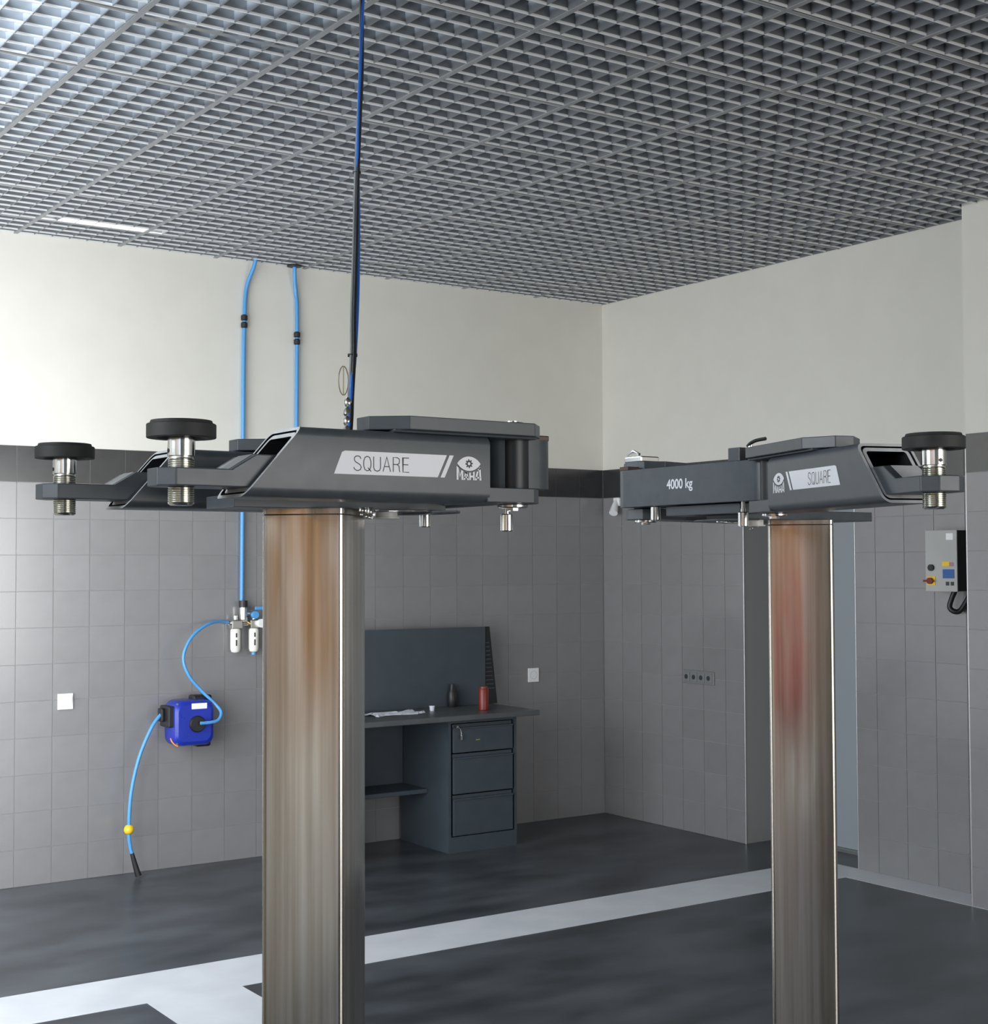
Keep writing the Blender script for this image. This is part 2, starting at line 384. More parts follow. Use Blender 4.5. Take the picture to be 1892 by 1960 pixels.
LET = {  # thin condensed stroke letters in a 1 x 1.6 cell
 'S': [[(.95,1.3),(.85,1.5),(.6,1.6),(.35,1.58),(.12,1.42),(.1,1.15),(.25,.95),(.6,.78),(.88,.6),(.98,.38),(.88,.12),(.6,0),(.35,.02),(.12,.15),(.03,.35)]],
 'Q': [[(.5,0),(.2,.12),(.04,.5),(.02,.8),(.04,1.1),(.2,1.48),(.5,1.6),(.8,1.48),(.96,1.1),(.98,.8),(.96,.5),(.8,.12),(.5,0)],[(.58,.35),(1.0,-.06)]],
 'U': [[(.05,1.6),(.05,.4),(.18,.1),(.5,0),(.82,.1),(.95,.4),(.95,1.6)]],
 'A': [[(0,0),(.5,1.6),(1,0)],[(.2,.55),(.8,.55)]],
 'R': [[(.08,0),(.08,1.6),(.6,1.6),(.88,1.45),(.92,1.2),(.86,.95),(.6,.82),(.08,.82)],[(.6,.82),(.86,.65),(.9,.2),(.97,0)]],
 'E': [[(.9,1.6),(.1,1.6),(.1,0),(.92,0)],[(.1,.84),(.82,.84)]],
}
def ribbon(mb, pts, wd, z, fn):
    n = len(pts); L = []; Rr = []
    closed = pts[0] == pts[-1]
    for i, p in enumerate(pts):
        a = pts[i-1] if i else (pts[-2] if closed else p); b = pts[i+1] if i < n-1 else (pts[1] if closed else p)
        d = Vector((b[0]-a[0], b[1]-a[1])); d.normalize(); nx, ny = -d.y, d.x
        k = 1
        if i and i < n-1:
            d1 = Vector((p[0]-a[0], p[1]-a[1])).normalized(); k = 1/max(.45, abs(d1.dot(d)))
        L.append((p[0]+nx*wd/2*k, p[1]+ny*wd/2*k)); Rr.append((p[0]-nx*wd/2*k, p[1]-ny*wd/2*k))
    for i in range(n-1):
        mb.add([fn(*L[i], z), fn(*Rr[i], z), fn(*Rr[i+1], z), fn(*L[i+1], z)], [(0, 1, 2, 3)])
def lens(n=14, w_=.026, hh=.0135):
    r = (w_*w_+hh*hh)/(2*hh); a = math.asin(w_/r)
    top = [(r*math.sin(a-2*a*k/n), r*math.cos(a-2*a*k/n)-(r-hh)) for k in range(n+1)]
    bot = [(r*math.sin(-a+2*a*k/n), -(r*math.cos(-a+2*a*k/n)-(r-hh))) for k in range(n+1)]
    return top + bot[1:-1]
def markings(arm, side):
    """print on the arm face; s grows to the right as read; side=+1: face +y, text runs towards the pivot"""
    yf = side*.0622
    def fn0(s_, z, d): return ((.6-s_ if side > 0 else s_), yf+side*d, z)
    if side > 0:   # s = .6-u
        quad = [(.178, 1.9010), (.390, 1.9010), (.410, 1.9425), (.197, 1.9425)]; quad = [(.6-.427, 1.901), (.6-.212, 1.901), (.6-.192, 1.9425), (.6-.405, 1.9425), (.6-.411, 1.940)]
        bar = [(.6-.206, 1.901), (.6-.197, 1.901), (.6-.177, 1.9425), (.6-.186, 1.9425)]
        tx, tw, ex = .6-.388, .120, .6-.143
    else:
        quad = [(.219, 1.901), (.427, 1.901), (.411, 1.940), (.405, 1.9425), (.199, 1.9425)]
        bar = [(.204, 1.901), (.213, 1.901), (.193, 1.9425), (.184, 1.9425)]
        tx, tw, ex = .288, .104, .150
    mb = MB().prism(quad, 0, .0006, fn0); mb.prism(bar, 0, .0006, fn0)
    lab = obj('label_plate', mb, M['white'], arm); lab['label'] = 'white slanted sticker'
    mb = MB(); h = .026; cw = tw/6
    for i, ch in enumerate('SQUARE'):
        for st in LET[ch]:
            ribbon(mb, [(tx+i*cw+p[0]*cw*.78, 1.908+p[1]/1.6*h) for p in st], .0016, .0009, fn0)
    o = obj('lettering', mb, M['ink'], arm); o['label'] = 'thin dark lettering on the sticker'
    # eye emblem with gear pupil and letters that curve under it
    mb = MB(); zc = 1.9285
    mb.prism([(ex+a, zc+b) for a, b in lens()], 0, .0006, fn0)
    for (x0, x1), kind in zip(((-.0275, -.013), (-.0125, -.0005), (.0005, .0125), (.013, .0275)), 'MAHA'):
        def top(x):
            q = abs(x)/.0275; return zc-.0165+.0115*q*q
        zb = zc-.0305
        def poly(p): mb.prism([(ex+a, b) for a, b in p], 0, .0006, fn0)
        w_ = x1-x0; s_ = w_*.27
        if kind == 'M':
            poly([(x0, zb), (x0+s_, zb), (x0+s_, top(x0+s_)), (x0, top(x0))]); poly([(x1-s_, zb), (x1, zb), (x1, top(x1)), (x1-s_, top(x1-s_))])
            xm = (x0+x1)/2; poly([(xm, zb+.004), (x1-s_, top(x1-s_)-.004), (x1-s_, top(x1-s_)), (xm, zb+.009)]); poly([(x0+s_, top(x0+s_)-.004), (xm, zb+.004), (xm, zb+.009), (x0+s_, top(x0+s_))])
        elif kind == 'H':
            poly([(x0, zb), (x0+s_, zb), (x0+s_, top(x0+s_)), (x0, top(x0))]); poly([(x1-s_, zb), (x1, zb), (x1, top(x1)), (x1-s_, top(x1-s_))])
            poly([(x0+s_, zb+.005), (x1-s_, zb+.005), (x1-s_, zb+.0085), (x0+s_, zb+.0085)])
        else:
            a0, a1 = x0+w_*.3, x1-w_*.3
            if x1 > .02: a0, a1 = x0+w_*.35, x1-w_*.12
            poly([(x0, zb), (x0+s_, zb), (a0+s_*.9, top(a0)), (a0, top(a0))]); poly([(x1-s_, zb), (x1, zb), (a1, top(a1)), (a1-s_*.9, top(a1))])
            poly([(a0, top(a0)-.003), (a1, top(a1)-.003), (a1, top(a1)), (a0, top(a0))]); poly([(x0+s_*.6, zb+.0035), (x1-s_*.6, zb+.0035), (x1-s_*.7, zb+.0065), (x0+s_*.7, zb+.0065)])
    o = obj('emblem', mb, M['white'], arm); o['label'] = 'white eye emblem with four letters'
    mb = MB(); g = []
    for k in range(32):
        r_ = .0085 if k % 4 in (0, 1) else .0058; a = 2*PI*k/32; g.append((ex+r_*math.cos(a), zc+r_*math.sin(a)))
    inn = [(ex+.0030*math.cos(2*PI*k/32), zc+.0030*math.sin(2*PI*k/32)) for k in range(32)]
    mb.add([fn0(*p, .0009) for p in g]+[fn0(*p, .0009) for p in inn], [(k, (k+1) % 32, (k+1) % 32+32, k+32) for k in range(32)])
    ribbon(mb, [(ex+a*1.04, zc+b*1.04) for a, b in lens()[15:]]+[(ex+.027, zc)], .0012, .0005, fn0)
    obj('gear_mark', mb, M['ink'], arm)

def arm(root, px, py, rot, side, upad=.685):
    a = obj('swing_arm', box_tube(-.062, .062, 1.857, 1.982, .017, .006, .095), [M['anthracite'], M['lit_cut'], M['dark']], root, loc=(px, py, 0), rotz=rot)
    obj('inner_tube', box_tube(-.0525, .0525, 1.8665, 1.9725, .013, .0075, .10, -.003, False), [M['anthracite'], M['lit_cut'], M['dark']], a)
    # pad carrier bar
    mb = MB(); R = .052; c = R*math.tan(PI/8)*1.0
    pl = [(.30, -.047), (upad-c, -.047), (upad+.028, -.047), (upad+R, -c), (upad+R, c), (upad+.028, .047), (upad-c, .047), (.30, .047)]
    mb.prism(pl, 1.8735, 1.904)
    side_p = [(.25, 1.9), (.613, 1.9), (.613, 1.904), (.568, 1.931), (.25, 1.931)]
    mb.prism(side_p, -.047, .047, lambda u, z, y: (u, y, z))
    obj('carrier_bar', mb, [M['anthracite']], a, .0025)
    obj('bar_ramp', MB().add([(.6135, -.030, 1.9043), (.6135, .030, 1.9043), (.567, .030, 1.9322), (.567, -.030, 1.9322), (.40, .030, 1.9322), (.40, -.030, 1.9322)], [(0, 1, 2, 3), (3, 2, 4, 5)]), M['lit_cut'], a)  # pale sheet over the ramp, the light on it put into its colour
    # threaded pad screw
    pr = [(.018, 1.842), (.0215, 1.8445)]
    z = 1.847
    while z < 1.921: pr += [(.0225, z), (.0208, z+.0018)]; z += .0036
    pr += [(.0205, 1.922), (.0205, 1.9245)]
    obj('pad_screw', MB().lathe(pr, (upad, 0, 0), 36), M['zinc'], a)
    sc = obj('pad_collar', MB().lathe([(.0215, 1.9245), (.0232, 1.926), (.0232, 1.963)], (upad, 0, 0), 36), M['chrome'], a)
    obj('collar_hole', MB().cyl(.0038, .020, .0238, (upad, 0, 1.934), 14, 'x'), M['black'], a).matrix_local = Matrix.Translation((upad, 0, 0)) @ Matrix.Rotation({'A': 0}.get('A'), 4, 'Z') @ Matrix.Translation((-upad, 0, 0))
    obj('rubber_pad', MB().lathe([(.022, 1.965), (.034, 1.965), (.042, 1.9565), (.0575, 1.956), (.0585, 1.957), (.0585, 1.9785), (.0570, 1.980), (.0535, 1.980), (.0515, 1.9855), (.0, 1.986)], (upad, 0, 0), 48, cap=False), M['rubber'], a)
    # pivot plates, hub and pins
    top = [(-.045, -.03), (-.005, -.070), (.275, -.070), (.335, -.022), (.335, .022), (.275, .070), (-.005, .070), (-.045, .03)]
    obj('top_plate', MB().prism(top, 1.986, 2.011), M['anthracite'], a, .0015)
    obj('weld_bead', MB().box(-.02, .30, -.058, .058, 1.981, 1.9875), M['anthracite'], a, .004)
    bot = [(-.045, -.025), (-.010, -.06), (.10, -.06), (.10, .06), (-.010, .06), (-.045, .025)]
    obj('bottom_plate', MB().prism(bot, 1.858, 1.886), M['anthracite'], a, .0015)
    obj('pivot_hub', MB().lathe([(.030, 1.886), (.032, 1.888), (.032, 1.984), (.030, 1.986)], n=32), M['dark'], a)
    obj('pivot_pin', MB().cyl(.024, 2.011, 2.0175, n=28, bev=.002).cyl(.014, 2.0175, 2.020, n=20), M['chrome'], a)
    obj('pivot_washer', MB().cyl(.030, 1.850, 1.858, n=28, bev=.002).cyl(.012, 1.845, 1.850, n=6), M['chrome'], a)
    markings(a, side)
    return a

def column(x, y, rot, label, arms, knobs):
    root = empty('lift_column', (x, y, 0), rot); tag(root, label, 'car lift', 'two lift columns')
    s = .166/2; r = .012
    ang = PI/4-rot
    def rotp(p, a_=PI/4): return (p[0]*math.cos(a_)-p[1]*math.sin(a_), p[0]*math.sin(a_)+p[1]*math.cos(a_))
    sq = [rotp(p) for p in rrect(-s, s, -s, s, r, 8)]
    obj('piston', MB().prism(sq, -.0, 1.838, smooth=True), M['steel'], root)
    sq2 = [rotp(p) for p in rrect(-s+.0015, s-.0015, -s+.0015, s-.0015, r, 6)]
    obj('seam_ring', MB().prism(sq2, 1.838, 1.8405, smooth=True), M['dark'], root)
    obj('piston_cap', MB().prism(sq, 1.8405, 1.851, smooth=True), M['steel'], root)
    obj('floor_plate', MB().prism(rrect(-.30, .30, -.30, .30, .02), .0013, .006), M['dark'], root)
    obj('head_bar', MB().box(-.205, .27, -.065, .065, 1.851, 1.875).box(.265, .345, -.135, .135, 1.862, 1.887), M['anthracite'], root, .0015)
    obj('head_block', MB().box(-.06, .25, -.045, .045, 1.875, 1.93), M['anthracite'], root, .003)
    bm_ = obj('cross_beam', MB().prism(rrect(.232, .380, -.305, .262, .045, 8), 1.889, 1.985, smooth=True), M['anthracite'], root)
    # printed load on the outer face of the beam
    tx = bpy.data.curves.new('load_lettering', 'FONT'); tx.body = '4000 kg'; tx.size = .0285; tx.align_x = 'CENTER'; tx.offset = .0005; tx.extrude = .0003
    to = bpy.data.objects.new('load_lettering', tx); COL.objects.link(to); to.parent = bm_; tx.materials.append(M['white'])
    to.rotation_euler = (PI/2, 0, PI/2); to.location = (.3804, -.042, 1.929); to.scale = (1.06, 1.2, 1); to['label'] = 'white print reading 4000 kg'
    obj('end_stop', MB().box(.335, .375, -.285, -.250, 1.985, 1.996), M['brown'], root, .002)
    for yy, zb in zip((-.16, .16), knobs):
        k = obj('lock_pin', MB().cyl(.0045, zb+.03, 1.889, (.358, yy, 0), 12), M['chrome'], root)
        obj('pin_knob', MB().cyl(.0128, zb, zb+.036, (.358, yy, 0), 24, bev=.002).cyl(.006, zb+.036, zb+.044, (.358, yy, 0), 16), M['chrome'], k)
    obj('nylon_guide', MB().cyl(.0235, 1.8385, 1.851, (.165, .0, 0), 28).cyl(.028, 1.8355, 1.8385, (.165, 0, 0), 28), M['nylon'], root)
    arc = [(.165+.155*math.cos(q), .0+.15*math.sin(q)) for q in [(-.9+.12*k) for k in range(16)]]
    mb = MB()
    inn = [(.165+.10*math.cos(q), .10*math.sin(q)) for q in [(-.9+.12*k) for k in range(16)]]
    mb.prism(arc+inn[::-1], 1.8475, 1.851); obj('toothed_plate', mb, M['anthracite'], root)
    mb = MB()
    for k, (dx, dy, dz) in enumerate(((0, 0, 0), (.012, .006, .006), (-.010, .004, .004), (.002, -.008, -.002))):
        mb.cyl(.006, 1.838+dz, 1.853, (.055+dx, -.115+dy, 0), 6); mb.cyl(.0035, 1.832+dz, 1.838+dz, (.055+dx, -.115+dy, 0), 8)
    obj('cable_clamp', mb, M['nickel'], root)
    obj('release_rod', MB().tube([(.07, -.12, 1.846), (.20, -.10, 1.850)], .0022, 8), M['chrome'], root)
    for q in arms: arm(root, *q)
    return root
column(1.350, 2.615, 0, 'nearer lift column on the left with two parallel arms and round black pads',
       [(.285, -.285, PI, 1), (.285, .285, PI, -1, .70)], (1.808, 1.824))
# far column: origin (2.815,2.70), turned half round
def loc_far(wx, wy): return (-(wx-2.815), -(wy-2.70))
t = math.radians(18.9); d = (math.sin(t), math.cos(t))   # arm direction in the column's own frame
ax, ay = loc_far(2.464, 2.444)
column(2.815, 2.700, PI, 'farther lift column on the right with printed 4000 kg cross beam',
       [(ax, ay, math.atan2(d[1], d[0]), -1, .673), (.285, -.285, PI+math.radians(12), 1, .70)], (1.852, 1.828))

FC = [o for o in COL.objects if o.name.startswith('lift_column')][-1]
obj('latch_block', MB().box(.335, .376, .128, .168, 1.985, 2.018), M['anthracite'], FC, .002)
obj('latch_pin', MB().cyl(.006, 1.985, 2.022, (.36, .188, 0), 14), M['chrome'], FC)
obj('latch_handle', MB().tube(smooth_path([(.362, .182, 2.020), (.365, .195, 2.026), (.366, .215, 2.031), (.366, .245, 2.033)]), .0042, 10), M['black'], FC)
hp = obj('pivot_cover', MB().box(.262, .325, -.325, -.255, 2.0105, 2.026), M['chrome'], FC, .003)
obj('cover_handle', MB().tube([(.325, -.310, 2.030), (.325, -.285, 2.040), (.325, -.262, 2.030)], .004, 8), M['chrome'], hp)
# ---------------------------------------------------------------- cables from the ceiling to the near column
t = empty('cable_bundle', (1.42, 2.6, 1.876)); tag(t, 'black and blue cables running from the louvre ceiling down onto the nearer column', 'cable')
def P(p): return (p[0]-1.42, p[1]-2.6, p[2]-1.876)
bk = [(2.281,4.088,3.60),(2.122,3.803,3.253),(1.988,3.576,2.997),(1.88,3.393,2.79),(1.74,3.15,2.518),(1.642,2.981,2.328),(1.584,2.877,2.213),(1.527,2.783,2.106),(1.50,2.737,2.055),(1.470,2.69,1.99),(1.44,2.64,1.89)]
bl = [(2.284,4.086,3.60),(2.079,3.741,3.18),(1.909,3.447,2.85),(1.812,3.269,2.635),(1.690,3.053,2.392),(1.594,2.894,2.205),(1.553,2.831,2.158),(1.505,2.75,2.067),(1.465,2.69,1.99),(1.435,2.64,1.89)]
gr = [(p[0]-.006, p[1]+.004, p[2]) for p in bk]
obj('black_cable', MB().tube([P(p) for p in smooth_path(bk)], .0048, 10), M['black'], t)
obj('grey_cable', MB().tube([P(p) for p in smooth_path(gr)], .0032, 8), mat('grey_cable', (.25, .26, .25), .4), t)
obj('blue_hose', MB().tube([P(p) for p in smooth_path(bl)], .0050, 10), mat('strong_blue_hose', (.02, .15, .62), .35), t)
for p in (bk[3], bk[6]): obj('cable_tie', MB().tube([P((p[0]-.012, p[1]+.008, p[2])), P((p[0]+.006, p[1]-.004, p[2]))], .004, 8), M['black'], t)
for k in range(3):
    lp = [(bk[7][0]-.012+.012*math.cos(q)*(k-1)-.006, bk[7][1]+.006, bk[7][2]+.035+.032*math.sin(q)) for q in [PI*2*i/14 for i in range(15)]]
    obj('wire_loop', MB().tube([P(p) for p in lp], .0012, 6), mat('thin_tan_wire', (.45, .40, .25), .4), t)
mb = MB()
for i, zz in enumerate((2.09, 2.068, 2.046, 2.024, 2.004, 1.99)):
    c0 = (1.515-.0095*i-.008, 2.762-.016*i+.004, zz)
    mb.lathe([(.003, -.012), (.0085+.001*(i % 2), -.004), (.008, .005), (.003, .012)], P(c0), 10)
obj('wire_clamp', mb, M['nickel'], t)

# ================================================================= ON THE BACK WALL
def wire(name, pts, r, m_, parent, n=10): return obj(name, MB().tube(smooth_path(pts), r, n), m_, parent)
YH = 8.012
t = empty('air_hose', (3.66, YH, 1.5)); tag(t, 'light blue hose down the back wall with black joint, left of two', 'hose', 'blue air hoses on the back wall')
q = lambda x, z, y=YH: (x-3.66, y-YH, z-1.5)
wire('hose_pipe', [q(3.715, 3.62, 7.95), q(3.705, 3.53, 7.97), q(3.675, 3.40), q(3.663, 3.2), q(3.658, 2.9), q(3.655, 2.3), q(3.652, 1.9), q(3.650, 1.52)], .0125, M['blue_hose'], t)
for z in (3.222, 3.178): obj('black_joint', MB().lathe([(.014, -.018), (.020, -.012), (.020, .012), (.014, .018)], q(3.662, z), 20), M['black'], t)
t = empty('air_hose', (4.01, YH, 1.5)); tag(t, 'light blue hose down the back wall, right of two, passing behind the near column', 'hose', 'blue air hoses on the back wall')
q2 = lambda x, z, y=YH: (x-4.01, y-YH, z-1.5)
wire('hose_pipe', [q2(3.978, 3.62, 7.97), q2(3.980, 3.52, 7.98), q2(4.003, 3.42), q2(4.013, 3.30), q2(4.012, 2.9), q2(4.008, 2.3), q2(4.005, 1.6), q2(3.99, 1.44), q2(3.95, 1.405)], .0125, M['blue_hose'], t)
for z in (3.150, 3.106): obj('black_joint', MB().lathe([(.014, -.018), (.020, -.012), (.020, .012), (.014, .018)], q2(4.013, z), 20), M['black'], t)
obj('ceiling_grommet', MB().cyl(.045, 0, .008, q2(3.968, 3.556, 7.96), 20), M['black'], t)
obj('black_fitting', MB().cyl(.018, -.11, 0, q2(3.955, 1.405), 16, 'x'), M['black'], t)

# filter-regulator unit
t = empty('air_regulator', (3.65, 7.99, 1.40)); tag(t, 'silver air filter regulator with two pale bowls on the tiled wall', 'regulator')
g = lambda x, z, y=7.99: (x-3.65, y-7.99, z-1.40)
obj('black_union', MB().cyl(.026, -.02, .02, g(3.650, 1.51), 18), M['black'], t)
obj('valve_body', MB().cyl(.022, -.07, 0, g(3.650, 1.49), 18).cyl(.016, 0, .07, g(3.65, 1.455), 14, 'x').cyl(.024, -.015, .01, g(3.655, 1.42), 6), M['nickel'], t)
obj('brass_nipple', MB().tube([g(3.652, 1.425), g(3.662, 1.405), g(3.70, 1.385)], .012, 12), M['brass'], t)
v_ = obj('valve_handle', MB().box(.055, .155, -.052, -.042, .075, .095).cyl(.022, -.05, -.02, g(3.71, 1.445), 18, 'y'), M['blue_hose'], t, .003)
for xx, nm in ((3.600, 'filter'), (3.718, 'oiler')):
    obj(nm+'_head', MB().box(xx-3.65-.032, xx-3.65+.032, -.03, .03, -.035, .015).cyl(.012, .015, .045, (xx-3.65, 0, 0), 14).cyl(.024, -.05, -.035, (xx-3.65, 0, 0), 18), M['nickel'], t, .004)
    b_ = obj(nm+'_bowl', MB().lathe([(.024, -.035), (.030, -.045), (.030, -.155), (.024, -.172), (.010, -.178)], (xx-3.65, 0, 0), 24), M['bowl'], t)
    for z0, z1 in ((-.085, -.06), (-.135, -.10)): obj('sight_slot', MB().box(xx-3.65-.010, xx-3.65-.002, -.0312, -.029, z0, z1), M['ink'], b_)
obj('pressure_gauge', MB().cyl(.026, -.055, -.03, (.098, 0, -.005), 24, 'y'), M['switch'], t, .002)
obj('linking_tube', MB().cyl(.011, -.05, .15, (.0, 0, -.008), 14, 'x'), M['nickel'], t)
obj('outlet_union', MB().cyl(.014, -.10, -.078, (0, 0, .0), 12, 'x'), M['chrome'], t)
obj('drain_cap', MB().cyl(.014, -.192, -.178, (.068, 0, 0), 14), M['blue_hose'], t)

# hose from the regulator to the reel
tag(obj('supply_hose', MB().tube(smooth_path([(3.565, 7.99, 1.400), (3.50, 7.97, 1.412), (3.40, 7.93, 1.398), (3.29, 7.90, 1.33), (3.235, 7.89, 1.22), (3.262, 7.88, 1.115), (3.339, 7.87, 1.02), (3.408, 7.84, .945), (3.428, 7.80, .898), (3.398, 7.775, .858), (3.34, 7.770, .848), (3.29, 7.77, .848)]), .0095, 10), M['blue_hose']),
    'curved light blue hose looping from the regulator to the hose reel', 'hose')
# hose reel
t = empty('hose_reel', (3.275, 8.02, .845)); tag(t, 'deep blue wall mounted hose reel with black hub', 'hose reel')
def xz(a, b, c): return (a, c, b)
body = rrect(-.122, .122, -.128, .128, .05, 6)
mb = MB(); n = len(body)
ring = lambda s_, y, dx=0: [(a*s_+dx, y, b*s_) for a, b in body]
v = ring(.95, -.045)+ring(1.0, -.06)+ring(1.0, -.175)+ring(.95, -.195)+ring(.80, -.205)
mb.add(v, [(k*n+i, k*n+(i+1) % n, (k+1)*n+(i+1) % n, (k+1)*n+i) for k in range(4) for i in range(n)], True)
mb.add(v, [list(range(n)), [4*n+i for i in range(n)]])
rb = obj('reel_case', mb, M['blue'], t)
obj('reel_hub', MB().lathe([(.047, -.203), (.047, -.213), (.041, -.222), (.0, -.222)], (.012, 0, -.005), 28, 'y', cap=False), M['black'], t)
obj('hub_fitting', MB().cyl(.008, .030, .05, (.018, -.228, .004), 12, 'x'), M['nickel'], t)
obj('case_label', MB().box(-.02, .072, -.2068, -.2045, .080, .112), M['white'], t)
obj('corner_guard', MB().box(.02, .138, -.13, -.05, .095, .150), M['black'], t, .012)
obj('corner_guard', MB().box(.04, .132, -.13, -.05, -.146, -.10), M['black'], t, .012)
obj('outlet_guide', MB().box(-.150, -.10, -.185, -.05, -.02, .10).box(-.172, -.15, -.13, -.07, .01, .085), M['black'], t, .008)
obj('wall_bracket', MB().box(-.05, .06, -.05, 0.005, -.06, .06).box(-.02, .03, -.05, .005, -.12, .12), M['black'], t, .004)
obj('orange_stripe', MB().tube([(-.072+.0505*math.cos(math.radians(q_)), -.150-.0004*(q_-185), -.078+.0505*math.sin(math.radians(q_))) for q_ in range(185, 262, 11)], .005, 8), M['orange'], t)
for (a, b) in ((-.105, .115), (-.105, -.115), (-.118, -.035)): obj('case_screw', MB().cyl(.006, -.196, -.19, (a*.97, 0, b*.97), 10, 'y'), M['chrome'], t)
# free hose end
t = empty('reel_hose', (2.92, 7.93, 0)); tag(t, 'light blue hose hanging from the reel with yellow ball and black nozzle', 'hose')
h_ = lambda x, y, z: (x-2.92, y-7.93, z)
pp = [h_(3.135, 7.92, .905), h_(3.10, 7.905, .888), h_(3.045, 7.895, .82), h_(2.975, 7.89, .665), h_(2.930, 7.89, .47), h_(2.918, 7.89, .271), h_(2.926, 7.89, .18), h_(2.937, 7.888, .135)]
obj('hose_pipe', MB().tube(smooth_path(pp), .0105, 10), M['blue_hose'], t)
obj('stop_ball', MB().lathe([(.0001, -.028)]+[(.028*math.sin(PI*k/12), -.028*math.cos(PI*k/12)) for k in range(1, 12)]+[(.0001, .028)], h_(2.918, 7.89, .272), 24, cap=False), M['yellow'], t)
obj('nozzle', MB().tube(smooth_path([h_(2.936, 7.888, .14), h_(2.946, 7.886, .10), h_(2.960, 7.884, .05), h_(2.972, 7.882, .012)]), .012, 12, rads=[.011+.0075*(i/24) for i in range(25)]), M['black'], t)

# switch and socket
def plate(name, x, z, w_, h_, label, cat, y=YW, rock=True):
    t_ = empty(name, (x, y, z)); tag(t_, label, cat)
    obj('face_plate', MB().box(-w_/2, w_/2, -.010, .001, -h_/2, h_/2), M['switch'], t_, .003)
    return t_
t = plate('light_switch', 2.602, .989, .086, .088, 'square white wall switch on the tiles left of the hose reel', 'switch')
obj('rocker', MB().add([(-.034, -.0101, -.034), (.034, -.0101, -.034), (.034, -.0101, .034), (-.034, -.0101, .034), (-.034, -.0185, .03), (.034, -.0185, .03)], [(0, 1, 5, 4), (4, 5, 2, 3), (0, 4, 3), (1, 2, 5)]), M['switch'], t)
t = plate('wall_socket', 5.802, .989, .088, .094, 'single pale wall socket on the tiles right of the workbench', 'socket')
obj('socket_well', MB().lathe([(.028, -.0105), (.026, -.0105), (.024, -.006), (.0, -.006)], n=24, axis='y', cap=False), M['box_grey'], t)
t = empty('socket_strip', (XW, 7.056, 1.005)); tag(t, 'long grey socket strip low on the right wall beside the corner', 'socket')
M['strip'] = mat('grey_socket_plastic', (.19, .195, .20), .4)
obj('face_plate', MB().box(-.012, .001, -.15, .15, -.042, .042), M['strip'], t, .003)
for k in range(4):
    obj('socket_module', MB().box(-.018, -.010, -.135+.07*k, -.135+.06+.07*k, -.03, .03), M['strip'], t, .002)
    obj('socket_hole', MB().cyl(.016, -.0186, -.0178, (0, -.105+.07*k, 0), 18, 'x'), M['ink'], t)
# little white lamp high in the corner of the right wall
t = empty('wall_sensor', (XW, 7.86, 2.12)); tag(t, 'small white spotlight high on the right wall by the corner', 'sensor')
obj('sensor_base', MB().box(-.03, .001, -.03, .03, .02, .08), M['switch'], t, .006)
obj('sensor_head', MB().tube([(-.03, 0, .05), (-.06, -.02, .0), (-.08, -.035, -.03)], .028, 14, rads=[.016, .026, .03]), M['switch'], t)

# control box on the right wall
t = empty('control_box', (XW, 5.028, 1.75)); tag(t, 'grey electric control box with rotary switch on the right wall', 'control box')
obj('box_body', MB().box(-.118, -.0, -.100, .100, -.160, .160), M['box_side'], t)
obj('box_front', MB().box(-.126, -.118, -.102, .102, -.162, .162), M['box_grey'], t, .002)
fx = -.126
def fy(a0, a1, z0, z1, d, m_, nm, bev=.001): return obj(nm, MB().box(fx-d, fx+.001, a0, a1, z0, z1), m_, t, bev)
fy(-.080, -.035, .110, .145, .002, M['switch'], 'white_sticker')
fy(-.055, -.008, -.028, -.004, .002, M['yellow'], 'yellow_sticker')
fy(-.082, -.056, -.028, -.008, .0015, mat('pink_sticker', (.4, .2, .22), .5), 'pink_sticker')
fy(-.085, -.012, -.092, -.045, .003, M['screen'], 'blue_panel')
obj('push_button', MB().cyl(.0175, fx-.014, fx, (0, .060, -.036), 20, 'x'), M['black'], t)
sw = fy(.036, .088, -.130, -.082, .004, M['yellow'], 'switch_plate')
obj('rotary_knob', MB().cyl(.017, fx-.02, fx-.004, (0, .064, -.106), 20, 'x').box(fx-.026, fx-.018, .036, .098, -.112, -.100), M['red'], sw)
for a0 in (-.083, -.052): fy(a0, a0+.022, -.130, -.110, .002, M['ink'], 'type_mark')
obj('cable_conduit', MB().tube(smooth_path([(-.05, -.03, -.155), (-.055, -.01, -.20), (-.06, 0, -.245), (-.05, -.02, -.268), (-.03, -.045, -.262), (-.005, -.075, -.20), (.004, -.085, -.165)]), .014, 12), M['black'], t)

# ================================================================= WORKBENCH
t = empty('workbench', (4.55, 7.70, 0)); tag(t, 'blue-grey steel workbench with drawer pedestal and upright back panel', 'workbench')
B = lambda x0, x1, y0, y1, z0, z1: MB().box(x0-4.55, x1-4.55, y0-7.70, y1-7.70, z0, z1)
obj('worktop', B(3.98, 5.372, 7.365, 8.02, .800, .832), M['desk_top'], t, .004)
p_ = obj('pedestal', MB().box(4.745-4.55, 4.763-4.55, -.255, .31, 0, .8).box(5.229-4.55, 5.247-4.55, -.255, .31, 0, .8).box(4.763-4.55, 5.229-4.55, .29, .31, 0, .8).box(4.763-4.55, 5.229-4.55, -.255, -.24, 0, .095).box(4.763-4.55, 5.229-4.55, -.255, -.24, .778, .8).box(4.763-4.55, 5.229-4.55, -.22, .29, .08, .1), M['desk'], t)
for z0, z1 in ((.600, .772), (.352, .592), (.102, .344)):
    d_ = obj('drawer', B(4.778, 5.215, 7.440, 7.462, z0, z1-.022).box(4.778-4.55, 5.215-4.55, 7.452-7.70, 7.47-7.70, z1-.022, z1), M['desk'], t, .002)
    obj('drawer_grip', B(4.778, 5.215, 7.4325, 7.448, z1-.030, z1-.020), M['desk'], d_, .001)
